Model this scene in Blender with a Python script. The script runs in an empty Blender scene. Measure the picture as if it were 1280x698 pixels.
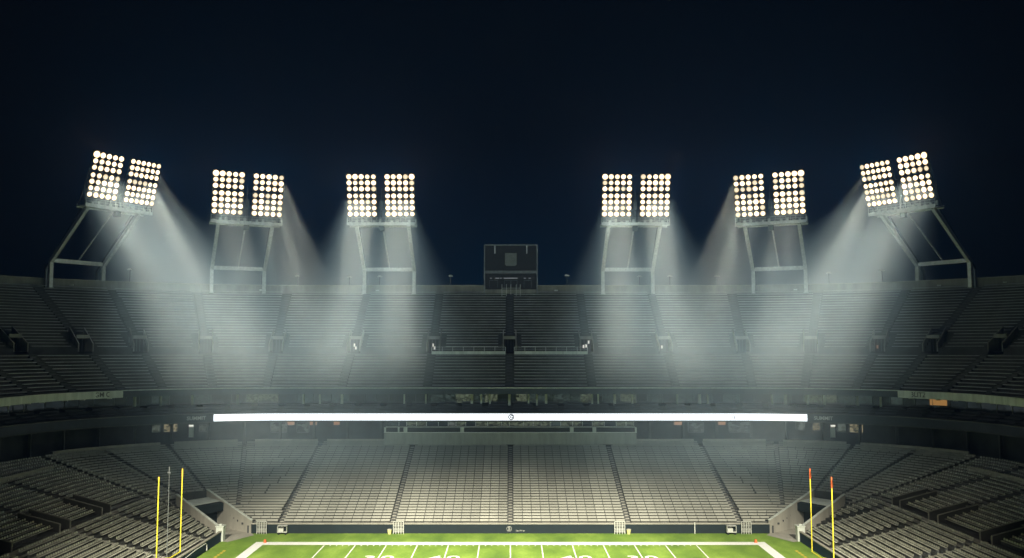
import bpy, bmesh, math, random
from mathutils import Vector, Matrix
random.seed(7)
R = math.radians
sc = bpy.context.scene
place = bpy.data.collections.new("place"); sc.collection.children.link(place)

# ------------------------------------------------------------------ helpers
H = 28.66                      # camera height above the grass
CX, CY, RR = 43.0, 138.0, 40.0 # bowl plan: straight side, corner centre, corner scale

def P(t, r):
    """plan position: t runs round the bowl, r is the distance back from the field"""
    u = abs(t); s = 1 if t >= 0 else -1
    xo = 1.2 * r - 3
    if u <= CX: x, y = u, CY + r
    else:
        a = (u - CX) / RR
        if a <= math.pi / 2: x, y = CX + xo * math.sin(a), CY + r * math.cos(a)
        else: x, y = CX + xo, CY - (u - CX - RR * math.pi / 2)
    return s * x, y

def step_t(t, r):
    a = P(t, r); b = P(t + .02, r)
    return math.hypot(a[0] - b[0], a[1] - b[1]) / .02

def tangent(t, r):
    a = P(t - .05, r); b = P(t + .05, r)
    return math.atan2(b[1] - a[1], b[0] - a[0])

def ts(t0, t1, step=2.0):
    n = max(1, int(math.ceil(abs(t1 - t0) / step)))
    pts = {t0, t1} | {t0 + (t1 - t0) * k / n for k in range(n + 1)}
    for c in (-CX, CX):
        if t0 < c < t1: pts.add(c)
    return sorted(pts)

class MB:
    def __init__(s): s.v = []; s.f = []; s.m = []
    def quad(s, a, b, c, d, m=0):
        n = len(s.v); s.v += [tuple(a), tuple(b), tuple(c), tuple(d)]; s.f.append((n, n+1, n+2, n+3)); s.m.append(m)
    def poly(s, pts, m=0):
        n = len(s.v); s.v += [tuple(p) for p in pts]; s.f.append(tuple(range(n, n+len(pts)))); s.m.append(m)
    def hexa(s, p, m=0):
        n = len(s.v); s.v += [tuple(q) for q in p]
        for f in ((0,3,2,1),(4,5,6,7),(0,1,5,4),(1,2,6,5),(2,3,7,6),(3,0,4,7)):
            s.f.append(tuple(n+i for i in f)); s.m.append(m)
    def box(s, x0, x1, y0, y1, z0, z1, m=0, M=None):
        p = [(x0,y0,z0),(x1,y0,z0),(x1,y1,z0),(x0,y1,z0),(x0,y0,z1),(x1,y0,z1),(x1,y1,z1),(x0,y1,z1)]
        if M is not None: p = [M @ Vector(q) for q in p]
        s.hexa(p, m)
    def bar(s, a, b, w, h=None, m=0, up=(0,0,1)):
        h = h or w; a = Vector(a); b = Vector(b); d = (b - a).normalized()
        u = Vector(up)
        if abs(d.dot(u)) > .98: u = Vector((0,1,0))
        x = d.cross(u).normalized() * w/2; y = x.cross(d).normalized() * h/2
        s.hexa([a-x-y, a+x-y, a+x+y, a-x+y, b-x-y, b+x-y, b+x+y, b-x+y], m)
    def tube(s, a, b, r, n=8, m=0, r2=None):
        r2 = r if r2 is None else r2
        a = Vector(a); b = Vector(b); d = (b-a).normalized()
        u = Vector((0,0,1)) if abs(d.z) < .9 else Vector((1,0,0))
        x = d.cross(u).normalized(); y = d.cross(x)
        k = len(s.v)
        for c, rr in ((a, r), (b, r2)):
            for i in range(n):
                t = 2*math.pi*i/n; s.v.append(tuple(c + x*math.cos(t)*rr + y*math.sin(t)*rr))
        for i in range(n):
            j = (i+1) % n; s.f.append((k+i, k+j, k+n+j, k+n+i)); s.m.append(m)
        s.f.append(tuple(k+i for i in range(n))[::-1]); s.m.append(m)
        s.f.append(tuple(k+n+i for i in range(n))); s.m.append(m)
    def sweep(s, t0, t1, prof, m=0, step=2.0, caps=True, closed=True):
        """prof: (r, z) points carried along the bowl from t0 to t1"""
        T = ts(t0, t1, step); n = len(prof); k = len(s.v)
        for t in T:
            for r, z in prof:
                x, y = P(t, r); s.v.append((x, y, z))
        for i in range(len(T)-1):
            for j in range(n if closed else n-1):
                a = k+i*n+j; b = k+i*n+(j+1) % n
                s.f.append((a, b, b+n, a+n)); s.m.append(m)
        if caps and closed:
            s.f.append(tuple(k+j for j in range(n))); s.m.append(m)
            e = k+(len(T)-1)*n
            s.f.append(tuple(e+j for j in range(n))[::-1]); s.m.append(m)
    def build(s, name, mats, parent=None, loc=None, smooth=False):
        me = bpy.data.meshes.new(name); me.from_pydata(s.v, [], s.f); me.update()
        if not isinstance(mats, (list, tuple)): mats = [mats]
        for q in mats: me.materials.append(q)
        if len(mats) > 1:
            for p, k in zip(me.polygons, s.m): p.material_index = k
        if smooth:
            for p in me.polygons: p.use_smooth = True
        o = bpy.data.objects.new(name, me); place.objects.link(o)
        if parent is not None: o.parent = parent
        if loc is not None: o.location = loc
        return o

def sweepbox(mb, t0, t1, r0, r1, z0, z1, m=0, step=2.0):
    mb.sweep(t0, t1, [(r0, z0), (r1, z0), (r1, z1), (r0, z1)], m, step)

def tag(o, label=None, cat=None, group=None, kind=None):
    if label: o['label'] = label
    if cat: o['category'] = cat
    if group: o['group'] = group
    if kind: o['kind'] = kind
    return o

def empty(name, loc=(0,0,0), rz=0.0):
    o = bpy.data.objects.new(name, None); place.objects.link(o)
    o.location = loc; o.rotation_euler = (0,0,rz); o.empty_display_size = .3
    return o

ORD = ['zeroth','first','second','third','fourth','fifth','sixth','seventh','eighth','ninth','tenth','eleventh','twelfth','thirteenth',
       'fourteenth','fifteenth','sixteenth','seventeenth','eighteenth','nineteenth','twentieth']
def ordinal(n):
    if n <= 20: return ORD[n]
    tens = {2:'twenty',3:'thirty',4:'forty',5:'fifty',6:'sixty',7:'seventy'}[n//10]
    return (tens[:-1]+'ieth') if n % 10 == 0 else tens + '-' + ORD[n % 10]

# ------------------------------------------------------------------ materials
def mat(name, col, rough=.8, metal=0, var=.25, scale=1.2, bump=0.0, fine=None, streak=False, island=0.0):
    m = bpy.data.materials.new(name); m.use_nodes = True
    nt = m.node_tree; b = nt.nodes['Principled BSDF']
    b.inputs['Roughness'].default_value = rough; b.inputs['Metallic'].default_value = metal
    tc = nt.nodes.new('ShaderNodeNewGeometry')
    mp = nt.nodes.new('ShaderNodeMapping'); nt.links.new(tc.outputs['Position'], mp.inputs[0])
    if streak: mp.inputs['Scale'].default_value = (1, 1, .15)
    nz = nt.nodes.new('ShaderNodeTexNoise'); nz.inputs['Scale'].default_value = scale
    nz.inputs['Detail'].default_value = 5; nz.inputs['Roughness'].default_value = .65
    nt.links.new(mp.outputs[0], nz.inputs[0])
    cr = nt.nodes.new('ShaderNodeValToRGB')
    cr.color_ramp.elements[0].position = .3; cr.color_ramp.elements[1].position = .7
    cr.color_ramp.elements[0].color = (*[c*(1-var) for c in col], 1)
    cr.color_ramp.elements[1].color = (*[min(1, c*(1+var)) for c in col], 1)
    nt.links.new(nz.outputs[0], cr.inputs[0])
    if island:     # every plank or seat weathers a little differently
        mr = nt.nodes.new('ShaderNodeMapRange'); mr.inputs['To Min'].default_value = 1-island; mr.inputs['To Max'].default_value = 1+island*.6
        nt.links.new(tc.outputs['Random Per Island'], mr.inputs[0])
        vm = nt.nodes.new('ShaderNodeVectorMath'); vm.operation = 'SCALE'; nt.links.new(cr.outputs[0], vm.inputs[0]); nt.links.new(mr.outputs[0], vm.inputs['Scale'])
        nt.links.new(vm.outputs[0], b.inputs['Base Color'])
    else: nt.links.new(cr.outputs[0], b.inputs['Base Color'])
    if bump:
        bp = nt.nodes.new('ShaderNodeBump'); bp.inputs['Strength'].default_value = bump
        nt.links.new(nz.outputs[0], bp.inputs['Height']); nt.links.new(bp.outputs[0], b.inputs['Normal'])
    return m

def emit(name, col, strength, base=(.1,.1,.1), sample=False):
    m = bpy.data.materials.new(name); m.use_nodes = True
    b = m.node_tree.nodes['Principled BSDF']
    b.inputs['Base Color'].default_value = (*base, 1)
    b.inputs['Emission Color'].default_value = (*col, 1); b.inputs['Emission Strength'].default_value = strength
    if not sample: m.cycles.emission_sampling = 'NONE'
    return m

M = {}
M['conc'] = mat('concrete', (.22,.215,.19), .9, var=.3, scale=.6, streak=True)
M['conc_dk'] = mat('dark_concrete', (.085,.088,.088), .9, var=.35, scale=.5)
M['conc_lt'] = mat('light_concrete', (.36,.34,.29), .85, var=.2, scale=.7, streak=True)
M['conc_end'] = mat('dark_end_concrete', (.045,.048,.044), .9, var=.4, scale=.8)  # darker concrete tone for the end stand treads
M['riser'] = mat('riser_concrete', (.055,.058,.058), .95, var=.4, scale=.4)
M['fascia_lt'] = mat('pale_fascia', (.55,.58,.52), .8, var=.22, scale=.9, streak=True)
M['fascia_dk'] = mat('navy_fascia', (.018,.03,.045), .6, var=.3, scale=.5)
M['alu'] = mat('bench_aluminium', (.50,.50,.46), .55, .2, var=.3, scale=.35, island=.22)
M['bench'] = mat('lower_bench', (.32,.315,.27), .7, 0, var=.14, scale=.15, island=.16)
M['seat'] = mat('seat_plastic', (.44,.44,.36), .5, 0, var=.3, scale=.5, island=.35)
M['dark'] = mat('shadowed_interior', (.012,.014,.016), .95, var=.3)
M['navy'] = mat('navy_pad', (.005,.013,.018), .85, var=.18, scale=.8)
M['suite'] = mat('suite_concrete', (.30,.31,.28), .85, var=.2, streak=True)
M['steel'] = mat('galvanised_steel', (.60,.60,.56), .5, .3, var=.2, scale=2)
M['steel_dk'] = mat('dark_steel', (.14,.15,.155), .6, .3, var=.25, scale=1.5)
M['white'] = mat('white_paint', (.70,.70,.66), .6, var=.1, scale=3)
M['navy_end'] = mat('navy_end_pad', (.008,.028,.075), .8, var=.2)
M['yellow'] = mat('yellow_paint', (.60,.50,.035), .45, var=.06)
M['gold'] = mat('gold_paint', (.80,.50,.05), .5, var=.06)
M['gate'] = mat('gate_paint', (.22,.22,.20), .7, var=.2, scale=4)
M['orange'] = mat('orange_cloth', (.62,.12,.03), .7, var=.1)
M['glass_dk'] = mat('dark_glass', (.01,.014,.018), .15, var=.3)
M['black'] = mat('black_board', (.008,.009,.012), .6, var=.3)
M['line'] = mat('field_paint', (.80,.80,.76), .9, var=.12, scale=3)
M['line_y'] = mat('yellow_field_paint', (.62,.45,.05), .9, var=.2, scale=3)
M['led'] = emit('led_white', (.90,.95,1), 1.8, sample=True)
M['led_mark'] = mat('led_dark_pixels', (.03,.03,.05), .6)
M['warm'] = emit('warm_room_light', (1,.50,.26), .30)
M['amber'] = emit('amber_window', (1,.50,.15), .30)
M['pale_lamp'] = emit('pale_fitting', (1,.96,.85), .8)
M['cream'] = emit('cream_room_light', (1,.86,.62), .35)

def speckle(name, col, lo, hi, scale):
    """lit room behind glass: furniture and fittings read as broken light and dark patches"""
    m = bpy.data.materials.new(name); m.use_nodes = True; nt = m.node_tree; b = nt.nodes['Principled BSDF']
    b.inputs['Base Color'].default_value = (.02,.025,.03,1); b.inputs['Roughness'].default_value = .25
    g = nt.nodes.new('ShaderNodeNewGeometry'); mp = nt.nodes.new('ShaderNodeMapping'); mp.inputs['Scale'].default_value = (1, 1, 1.6)
    nt.links.new(g.outputs['Position'], mp.inputs[0])
    v = nt.nodes.new('ShaderNodeTexVoronoi'); v.inputs['Scale'].default_value = scale; nt.links.new(mp.outputs[0], v.inputs[0])
    r = nt.nodes.new('ShaderNodeMapRange'); r.inputs['From Min'].default_value = .15; r.inputs['From Max'].default_value = .8
    r.inputs['To Min'].default_value = lo; r.inputs['To Max'].default_value = hi
    sp = nt.nodes.new('ShaderNodeSeparateColor'); nt.links.new(v.outputs['Color'], sp.inputs[0]); nt.links.new(sp.outputs[0], r.inputs[0])
    b.inputs['Emission Color'].default_value = (*col, 1); nt.links.new(r.outputs[0], b.inputs['Emission Strength'])
    m.cycles.emission_sampling = 'NONE'
    return m
M['room_a'] = speckle('club_room_dim', (.55,.8,.75), .004, .06, 2.2)
M['room_b'] = speckle('club_room_green', (.75,.9,.6), .008, .12, 2.6)
M['room_c'] = speckle('club_room_dark', (.4,.6,.75), .0, .02, 2.0)

def lamp_mat(name, s):
    """floodlight lens: white hot in the middle, warm toward the rim"""
    m = bpy.data.materials.new(name); m.use_nodes = True; nt = m.node_tree; b = nt.nodes['Principled BSDF']
    tc = nt.nodes.new('ShaderNodeTexCoord')
    mp = nt.nodes.new('ShaderNodeMapping'); mp.inputs['Scale'].default_value = (1, 0, 1); nt.links.new(tc.outputs['Object'], mp.inputs[0])
    ln = nt.nodes.new('ShaderNodeVectorMath'); ln.operation = 'LENGTH'; nt.links.new(mp.outputs[0], ln.inputs[0])
    cr = nt.nodes.new('ShaderNodeValToRGB'); e = cr.color_ramp.elements
    e[0].position = 0; e[0].color = (1,.94,.78,1); e[1].position = .56; e[1].color = (.36,.17,.05,1)
    k = cr.color_ramp.elements.new(.36); k.color = (1,.80,.48,1)
    nt.links.new(ln.outputs['Value'], cr.inputs[0]); nt.links.new(cr.outputs[0], b.inputs['Emission Color'])
    b.inputs['Emission Strength'].default_value = s; b.inputs['Base Color'].default_value = (.4,.4,.4,1)
    m.cycles.emission_sampling = 'NONE'
    return m
LAMPS = [lamp_mat('lens_bright', 3.4), lamp_mat('lens_mid', 2.1), lamp_mat('lens_worn', 1.05)]

# ------------------------------------------------------------------ ground and sky
def grass_mat():
    m = bpy.data.materials.new('grass'); m.use_nodes = True; nt = m.node_tree; b = nt.nodes['Principled BSDF']
    b.inputs['Roughness'].default_value = .95
    g = nt.nodes.new('ShaderNodeNewGeometry'); sp = nt.nodes.new('ShaderNodeSeparateXYZ'); nt.links.new(g.outputs['Position'], sp.inputs[0])
    # mowing bands across the pitch, five yards each, inside the border; diagonal bands outside
    def math_(op, a=None, b_=None, va=None, vb=None):
        n = nt.nodes.new('ShaderNodeMath'); n.operation = op
        if a is not None: nt.links.new(a, n.inputs[0])
        if b_ is not None: nt.links.new(b_, n.inputs[1])
        if va is not None: n.inputs[0].default_value = va
        if vb is not None: n.inputs[1].default_value = vb
        return n.outputs[0]
    band = math_('SINE', math_('MULTIPLY', sp.outputs['X'], vb=2*math.pi/9.144))
    nz1 = nt.nodes.new('ShaderNodeTexNoise'); nz1.inputs['Scale'].default_value = .35; nz1.inputs['Detail'].default_value = 6
    nz2 = nt.nodes.new('ShaderNodeTexNoise'); nz2.inputs['Scale'].default_value = 3.5; nz2.inputs['Detail'].default_value = 8; nz2.inputs['Roughness'].default_value = .8
    mp = nt.nodes.new('ShaderNodeMapping'); mp.inputs['Scale'].default_value = (1, .45, 1); nt.links.new(g.outputs['Position'], mp.inputs[0])
    nt.links.new(mp.outputs[0], nz1.inputs[0]); nt.links.new(mp.outputs[0], nz2.inputs[0])
    v = math_('ADD', math_('MULTIPLY', band, vb=.07), math_('MULTIPLY', nz1.outputs[0], vb=.9))
    v = math_('ADD', v, math_('MULTIPLY', nz2.outputs[0], vb=.6))
    cr = nt.nodes.new('ShaderNodeValToRGB'); e = cr.color_ramp.elements
    e[0].position = .45; e[0].color = (.080,.165,.015,1); e[1].position = 1.05; e[1].color = (.26,.39,.055,1)
    k = e.new(.75); k.color = (.155,.265,.026,1)
    nt.links.new(v, cr.inputs[0]); nt.links.new(cr.outputs[0], b.inputs['Base Color'])
    bp = nt.nodes.new('ShaderNodeBump'); bp.inputs['Strength'].default_value = .5; nt.links.new(nz2.outputs[0], bp.inputs['Height']); nt.links.new(bp.outputs[0], b.inputs['Normal'])
    return m
M['grass'] = grass_mat()

g = MB(); g.quad((-600,-300,-.06), (600,-300,-.06), (600,600,-.06), (-600,600,-.06)); tag(g.build('ground', M['conc_dk']), 'dark ground under and around the stadium', kind='structure')
g = MB(); g.quad((-46,20,0), (46,20,0), (46,142,0), (-46,142,0)); tag(g.build('playing_field', M['grass']), 'bright green mown grass of the football field', kind='structure')

FY = 132.7      # inner edge of the far sideline
YD = 4.572      # five yards
EX = 8 * YD     # inner edge of the end lines
lm = MB(); z = .006
lm.quad((-EX-1.5, FY, z), (EX+1.5, FY, z), (EX+1.5, FY+1.95, z), (-EX-1.5, FY+1.95, z))
for s in (-1, 1):
    a, b = sorted((s*EX, s*(EX+1.5))); lm.quad((a, 40, z), (b, 40, z), (b, FY, z), (a, FY, z))
for k in range(-6, 7):
    x = k*YD; w = .085; lm.quad((x-w, 84, z), (x+w, 84, z), (x+w, FY-.25, z), (x-w, FY-.25, z))
for k in range(-30, 31):            # one yard ticks beside the sideline
    if k % 5 == 0: continue
    x = k*YD/5; lm.quad((x-.06, FY-.75, z), (x+.06, FY-.75, z), (x+.06, FY-.15, z), (x-.06, FY-.15, z))
tag(lm.build('field_marking', M['line']), 'white border, yard lines and ticks painted on the grass', kind='structure')
ym = MB(); z = .006
for s in (-1, 1):
    for k in range(60):
        y = 60 + k*1.22
        if y > 129.5: break
        x = s*41.0
        ym.quad((x-.2, y, z), (x+.2, y, z), (x+.2, y+.75, z), (x-.2, y+.75, z))
tag(ym.build('dashed_field_line', M['line_y']), 'dashed yellow restraining line on the grass behind the end line', kind='structure')
# yard numbers, read from the far side
def text(s, size, name, m, parent=None, loc=(0,0,0), rot=(0,0,0), extrude=.0, kind=None, bold=0.0):
    cu = bpy.data.curves.new(name, 'FONT'); cu.body = s; cu.size = size; cu.align_x = 'CENTER'; cu.align_y = 'CENTER'
    cu.extrude = extrude; cu.offset = bold
    tmp = bpy.data.objects.new(name + '_src', cu); place.objects.link(tmp)
    bpy.context.view_layer.update()
    me = bpy.data.meshes.new_from_object(tmp.evaluated_get(bpy.context.evaluated_depsgraph_get()))
    bpy.data.objects.remove(tmp); bpy.data.curves.remove(cu)
    me.materials.clear(); me.materials.append(m)
    o = bpy.data.objects.new(name, me); place.objects.link(o); o.location = loc; o.rotation_euler = rot
    if parent is not None: o.parent = parent
    if kind: tag(o, None, None, None, kind)
    return o
for k, lab in ((-4,'30'), (-2,'40'), (2,'40'), (4,'30'), (5,'2')):
    if k == 5: continue
    for j, c in enumerate(lab):
        o = text(c, 3.0, 'yard_number', M['line'], None, (k*YD + (1.25 if j else -1.25), 124.45, .008), (0,0,0), kind='structure', bold=.05)
        o.scale = (1.25, 1.1, 1)
        o['label'] = 'white yard number painted on the grass'

# sky dome
sk = bpy.data.meshes.new('sky'); bm = bmesh.new(); bmesh.ops.create_uvsphere(bm, u_segments=48, v_segments=24, radius=900)
bmesh.ops.reverse_faces(bm, faces=bm.faces); bm.to_mesh(sk); bm.free()
for p in sk.polygons: p.use_smooth = True
so = bpy.data.objects.new('sky', sk); place.objects.link(so); so.location = (0, 100, 0); tag(so, 'dark navy night sky', kind='structure')
sm = bpy.data.materials.new('night_sky'); sm.use_nodes = True; nt = sm.node_tree; nt.nodes.clear()
out = nt.nodes.new('ShaderNodeOutputMaterial'); em = nt.nodes.new('ShaderNodeEmission'); nt.links.new(em.outputs[0], out.inputs[0])
gg = nt.nodes.new('ShaderNodeTexCoord'); nrm = nt.nodes.new('ShaderNodeVectorMath'); nrm.operation = 'NORMALIZE'; nt.links.new(gg.outputs['Object'], nrm.inputs[0])
sx = nt.nodes.new('ShaderNodeSeparateXYZ'); nt.links.new(nrm.outputs[0], sx.inputs[0])
cr = nt.nodes.new('ShaderNodeValToRGB'); e = cr.color_ramp.elements
e[0].position = .0; e[0].color = (.0020,.0105,.022,1); e[1].position = .38; e[1].color = (.0,.0,.0001,1)
k = e.new(.12); k.color = (.0014,.0082,.0185,1); k = e.new(.21); k.color = (.0003,.0026,.0075,1); k = e.new(.29); k.color = (.0000,.0000,.0003,1)
nt.links.new(sx.outputs['Z'], cr.inputs[0])
ab = nt.nodes.new('ShaderNodeMath'); ab.operation = 'ABSOLUTE'; nt.links.new(sx.outputs['X'], ab.inputs[0])
mr = nt.nodes.new('ShaderNodeMapRange'); mr.interpolation_type = 'SMOOTHSTEP'
mr.inputs['From Min'].default_value = .30; mr.inputs['From Max'].default_value = .52; mr.inputs['To Min'].default_value = 1; mr.inputs['To Max'].default_value = .06
nt.links.new(ab.outputs[0], mr.inputs[0])
nt.links.new(cr.outputs[0], em.inputs['Color']); nt.links.new(mr.outputs[0], em.inputs['Strength'])
sm.cycles.emission_sampling = 'NONE'; sk.materials.append(sm)

# ------------------------------------------------------------------ lower grandstand
TW, LR, Z0, DZ, NR = .9, 3.15, 1.15, .29, 33
def rowr(i): return LR + TW*i
def rowz(i): return Z0 + DZ*i
TMAX = 166
A_ = (40.7, 141.0); B_ = (43.75, 135.3); C_ = (50.3, 148.4); D_ = (53.6, 143.6)   # tunnel mouth and inner corners, right hand side
def in_quad(x, y, q):
    s = 0
    for i in range(4):
        a, b = q[i], q[(i+1) % 4]
        c = (b[0]-a[0])*(y-a[1]) - (b[1]-a[1])*(x-a[0])
        if c > 0: s += 1
        elif c < 0: s -= 1
    return abs(s) == 4
TUN = [(38.78,139.52), (41.78,133.64), D_, C_]
TUN_SEAT = [(38.2,140.0), (42.1,132.9), (54.6,143.2), (50.4,149.6)]
VOM_T = {-1: (-113.6, -125.5, -139.3, -153.0), 1: (107.5, 119.3, 132.9, 146.5)}
VR0, VR1 = rowr(14), rowr(19)
LOW_AISLE = [0, -18.7, 18.7, -36.3, 36.3, -66.9, 66.9, -51.5, 51.5, -80, 80, -93.5, 93.5]
def low_notch(t, r):
    x, y = P(t, r)
    if in_quad(abs(x), y, TUN): return True
    if VR0-.01 <= r <= VR1:
        for v in VOM_T[-1 if t < 0 else 1]:
            if abs(t - v) < 1.35: return True
    return False
def low_gap(t, r):
    """no seats here"""
    x, y = P(t, r)
    if in_quad(abs(x), y, TUN_SEAT): return True
    st = step_t(t, r)
    for a in LOW_AISLE:
        if a and abs(a) in (51.5, 66.9, 80) and r < 9 : continue
        if abs(t - a)*st < .26: return True
    for v in VOM_T[-1 if t < 0 else 1]:
        if abs(t - v) < (1.7 if VR0-.9 <= r <= VR1+.2 else .6): return True
    if abs(t) > 92 and rowr(13)-.01 <= r < rowr(14)-.01: return True
    return False
def ranges(pred, r, t0=-TMAX, t1=TMAX, ds=.3):
    out = []; cur = None; t = t0; n = int((t1-t0)/ds)
    for k in range(n+1):
        t = t0 + (t1-t0)*k/n
        ok = not pred(t, r)
        if ok and cur is None: cur = t
        if not ok and cur is not None: out.append((cur, t-ds)); cur = None
    if cur is not None: out.append((cur, t1))
    return [q for q in out if q[1]-q[0] > .25]

low = empty('lower_grandstand', (0, 141, 0)); low.location = (0,0,0)
tag(low, 'lower bowl of rows curving round the field, above the navy padded wall', 'grandstand')
tr = MB(); tr2 = {-1: MB(), 1: MB()}; rs = MB()
for i in range(NR):
    r0, r1, z = rowr(i), rowr(i+1), rowz(i)
    for a, b in ranges(low_notch, r0+.45):
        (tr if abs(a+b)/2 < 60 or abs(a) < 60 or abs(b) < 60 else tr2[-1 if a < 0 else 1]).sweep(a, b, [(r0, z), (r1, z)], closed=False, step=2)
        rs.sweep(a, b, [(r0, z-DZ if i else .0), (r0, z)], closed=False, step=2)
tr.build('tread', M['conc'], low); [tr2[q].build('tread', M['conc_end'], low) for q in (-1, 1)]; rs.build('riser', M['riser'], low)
for s in (-1, 1):
    wk = MB()
    t0, t1 = (92, TMAX) if s > 0 else (-TMAX, -92)
    r = rowr(13)+.45
    wk.sweep(t0, t1, [(rowr(13)+.02, rowz(13)+.012), (rowr(14)-.02, rowz(13)+.012)], closed=False)
    wk.sweep(t0, t1, [(rowr(13)-.012, rowz(13)-.12), (rowr(13)-.012, rowz(13)+.012)], closed=False)
    wk.build('cross_aisle', M['conc_lt'], low)
step_mat = mat('aisle_concrete', (.30,.29,.25), .9)
for a in LOW_AISLE + [v for s in (-1,1) for v in VOM_T[s]]:    # one flight of half steps per aisle
    st_ = MB()
    for i in range(NR-1):
        if abs(a) in (51.5, 66.9, 80) and i < 8: continue
        r0 = rowr(i)+.5; st = step_t(a, r0+.2); w = .30/st
        if low_notch(a, r0+.2): continue
        sweepbox(st_, a-w, a+w, r0, r0+.4, rowz(i)+.005, rowz(i)+DZ*.5, step=5)
    st_.build('aisle_steps', step_mat, low)
# walls: padded field wall and coping
def field_wall(s):
    w = MB(); c = MB()
    if s == 0:
        w.box(-A_[0], A_[0], 140.86, 141.1, 0, 1.42); c.box(-A_[0], A_[0], 140.8, 141.16, 1.42, 1.56)
    else:
        a, b = sorted((s*43.5, s*43.75)); w.box(a, b, 40, B_[1], 0, 1.42)
        a, b = sorted((s*43.42, s*43.82)); c.box(a, b, 40, B_[1], 1.42, 1.56)
    w.build('field_wall', M['navy'] if s == 0 else M['navy_end'], low); c.build('wall_coping', M['conc_lt'], low)
for s in (0, -1, 1): field_wall(s)
# tunnels in the two corners
def lerp(a, b, k): return (a[0]+(b[0]-a[0])*k, a[1]+(b[1]-a[1])*k)
for s in (-1, 1):
    def W(p, z): return (s*p[0], p[1], z)
    for (p, q, nm, side) in ((A_, C_, 'tunnel_wall', 1), (B_, D_, 'tunnel_wall', -1)):
        w = MB(); d = Vector((q[0]-p[0], q[1]-p[1])); L = d.length; d.normalize(); n = Vector((-d.y, d.x))*.14
        zt0, zt1 = 2.0, rowz(11)+1.25
        P4 = lambda c, z: W((c[0]-n.x, c[1]-n.y), z), 
        pts = []
        a1=(p[0]-n.x,p[1]-n.y); a2=(q[0]-n.x,q[1]-n.y); b1=(p[0]+n.x,p[1]+n.y); b2=(q[0]+n.x,q[1]+n.y)
        w.hexa([W(a1,0), W(a2,0), W(b2,0), W(b1,0), W(a1,zt0), W(a2,zt1), W(b2,zt1), W(b1,zt0)])
        wo = w.build('tunnel_wall', M['conc_lt'], low)
        c = MB(); e = .06
        a1=(p[0]-n.x*1.4,p[1]-n.y*1.4); a2=(q[0]-n.x*1.4,q[1]-n.y*1.4); b1=(p[0]+n.x*1.4,p[1]+n.y*1.4); b2=(q[0]+n.x*1.4,q[1]+n.y*1.4)
        c.hexa([W(a1,zt0+.003), W(a2,zt1+.003), W(b2,zt1+.003), W(b1,zt0+.003), W(a1,zt0+.12), W(a2,zt1+.12), W(b2,zt1+.12), W(b1,zt0+.12)])
        c.build('wall_cap', M['fascia_lt'], wo)
    k0, k1 = .60, 1.0
    e0, e1 = lerp(A_, C_, k0), lerp(B_, D_, k0); f0, f1 = lerp(A_, C_, k1), lerp(B_, D_, k1)
    ins = lambda a, b, k: lerp(a, b, k)
    e0i, e1i = ins(e0, e1, .03), ins(e1, e0, .03); f0i, f1i = ins(f0, f1, .03), ins(f1, f0, .03)
    h = MB(); h.hexa([W(e0i,2.75), W(e1i,2.75), W(f1i,2.75), W(f0i,2.75), W(e0i,4.0), W(e1i,4.0), W(f1i,4.35), W(f0i,4.35)]); h.build('tunnel_hood', M['navy'], low)
    h = MB(); h.hexa([W(lerp(e0i,f0i,.15),4.16), W(lerp(e1i,f1i,.15),4.16), W(lerp(e1i,f1i,.9),4.40), W(lerp(e0i,f0i,.9),4.40), W(lerp(e0i,f0i,.15),4.22), W(lerp(e1i,f1i,.15),4.22), W(lerp(e1i,f1i,.9),4.46), W(lerp(e0i,f0i,.9),4.46)]); h.build('hood_top', M['fascia_lt'], low)
    h = MB(); h.quad(W(f0,0), W(f1,0), W(f1,rowz(12)+.9), W(f0,rowz(12)+.9)); h.build('tunnel_back', M['riser'], low)
    # inner door leaf and jamb seen in the opening
    h = MB(); g0, g1 = lerp(e0i, f0i, .35), lerp(e1i, f1i, .35)
    h.quad(W(lerp(g0,g1,.0),0), W(lerp(g0,g1,.42),0), W(lerp(g0,g1,.42),2.74), W(lerp(g0,g1,.0),2.74)); h.build('tunnel_door', M['navy'], low)
    h = MB(); h.quad(W(lerp(g0,g1,.44),0), W(lerp(g0,g1,.62),0), W(lerp(g0,g1,.62),2.74), W(lerp(g0,g1,.44),2.74)); h.build('door_jamb', M['conc'], low)
    fl = MB(); q = [A_, (39.8, 139.6), (42.4, 134.6), B_, D_, C_]
    fl.poly([W(p, .012) for p in q]); fo = fl.build('tunnel_floor', M['conc_lt'], low)
    # white pillar closing the end wall beside the tunnel
    pl = MB(); pl.box(min(s*43.2,s*44.3), max(s*43.2,s*44.3), 135.0, 136.0, 0, 2.15); pl.box(min(s*43.1,s*44.4), max(s*43.1,s*44.4), 134.9, 136.1, 2.153, 2.3)
    pl.box(min(s*43.55,s*43.95), max(s*43.55,s*43.95), 135.3, 135.7, 2.303, 2.5)
    tag(pl.build('concrete_pillar', M['fascia_lt']), f'pale square pillar at the mouth of the {"left" if s<0 else "right"} corner tunnel', 'pillar', 'pillars at the tunnel mouths')
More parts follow.
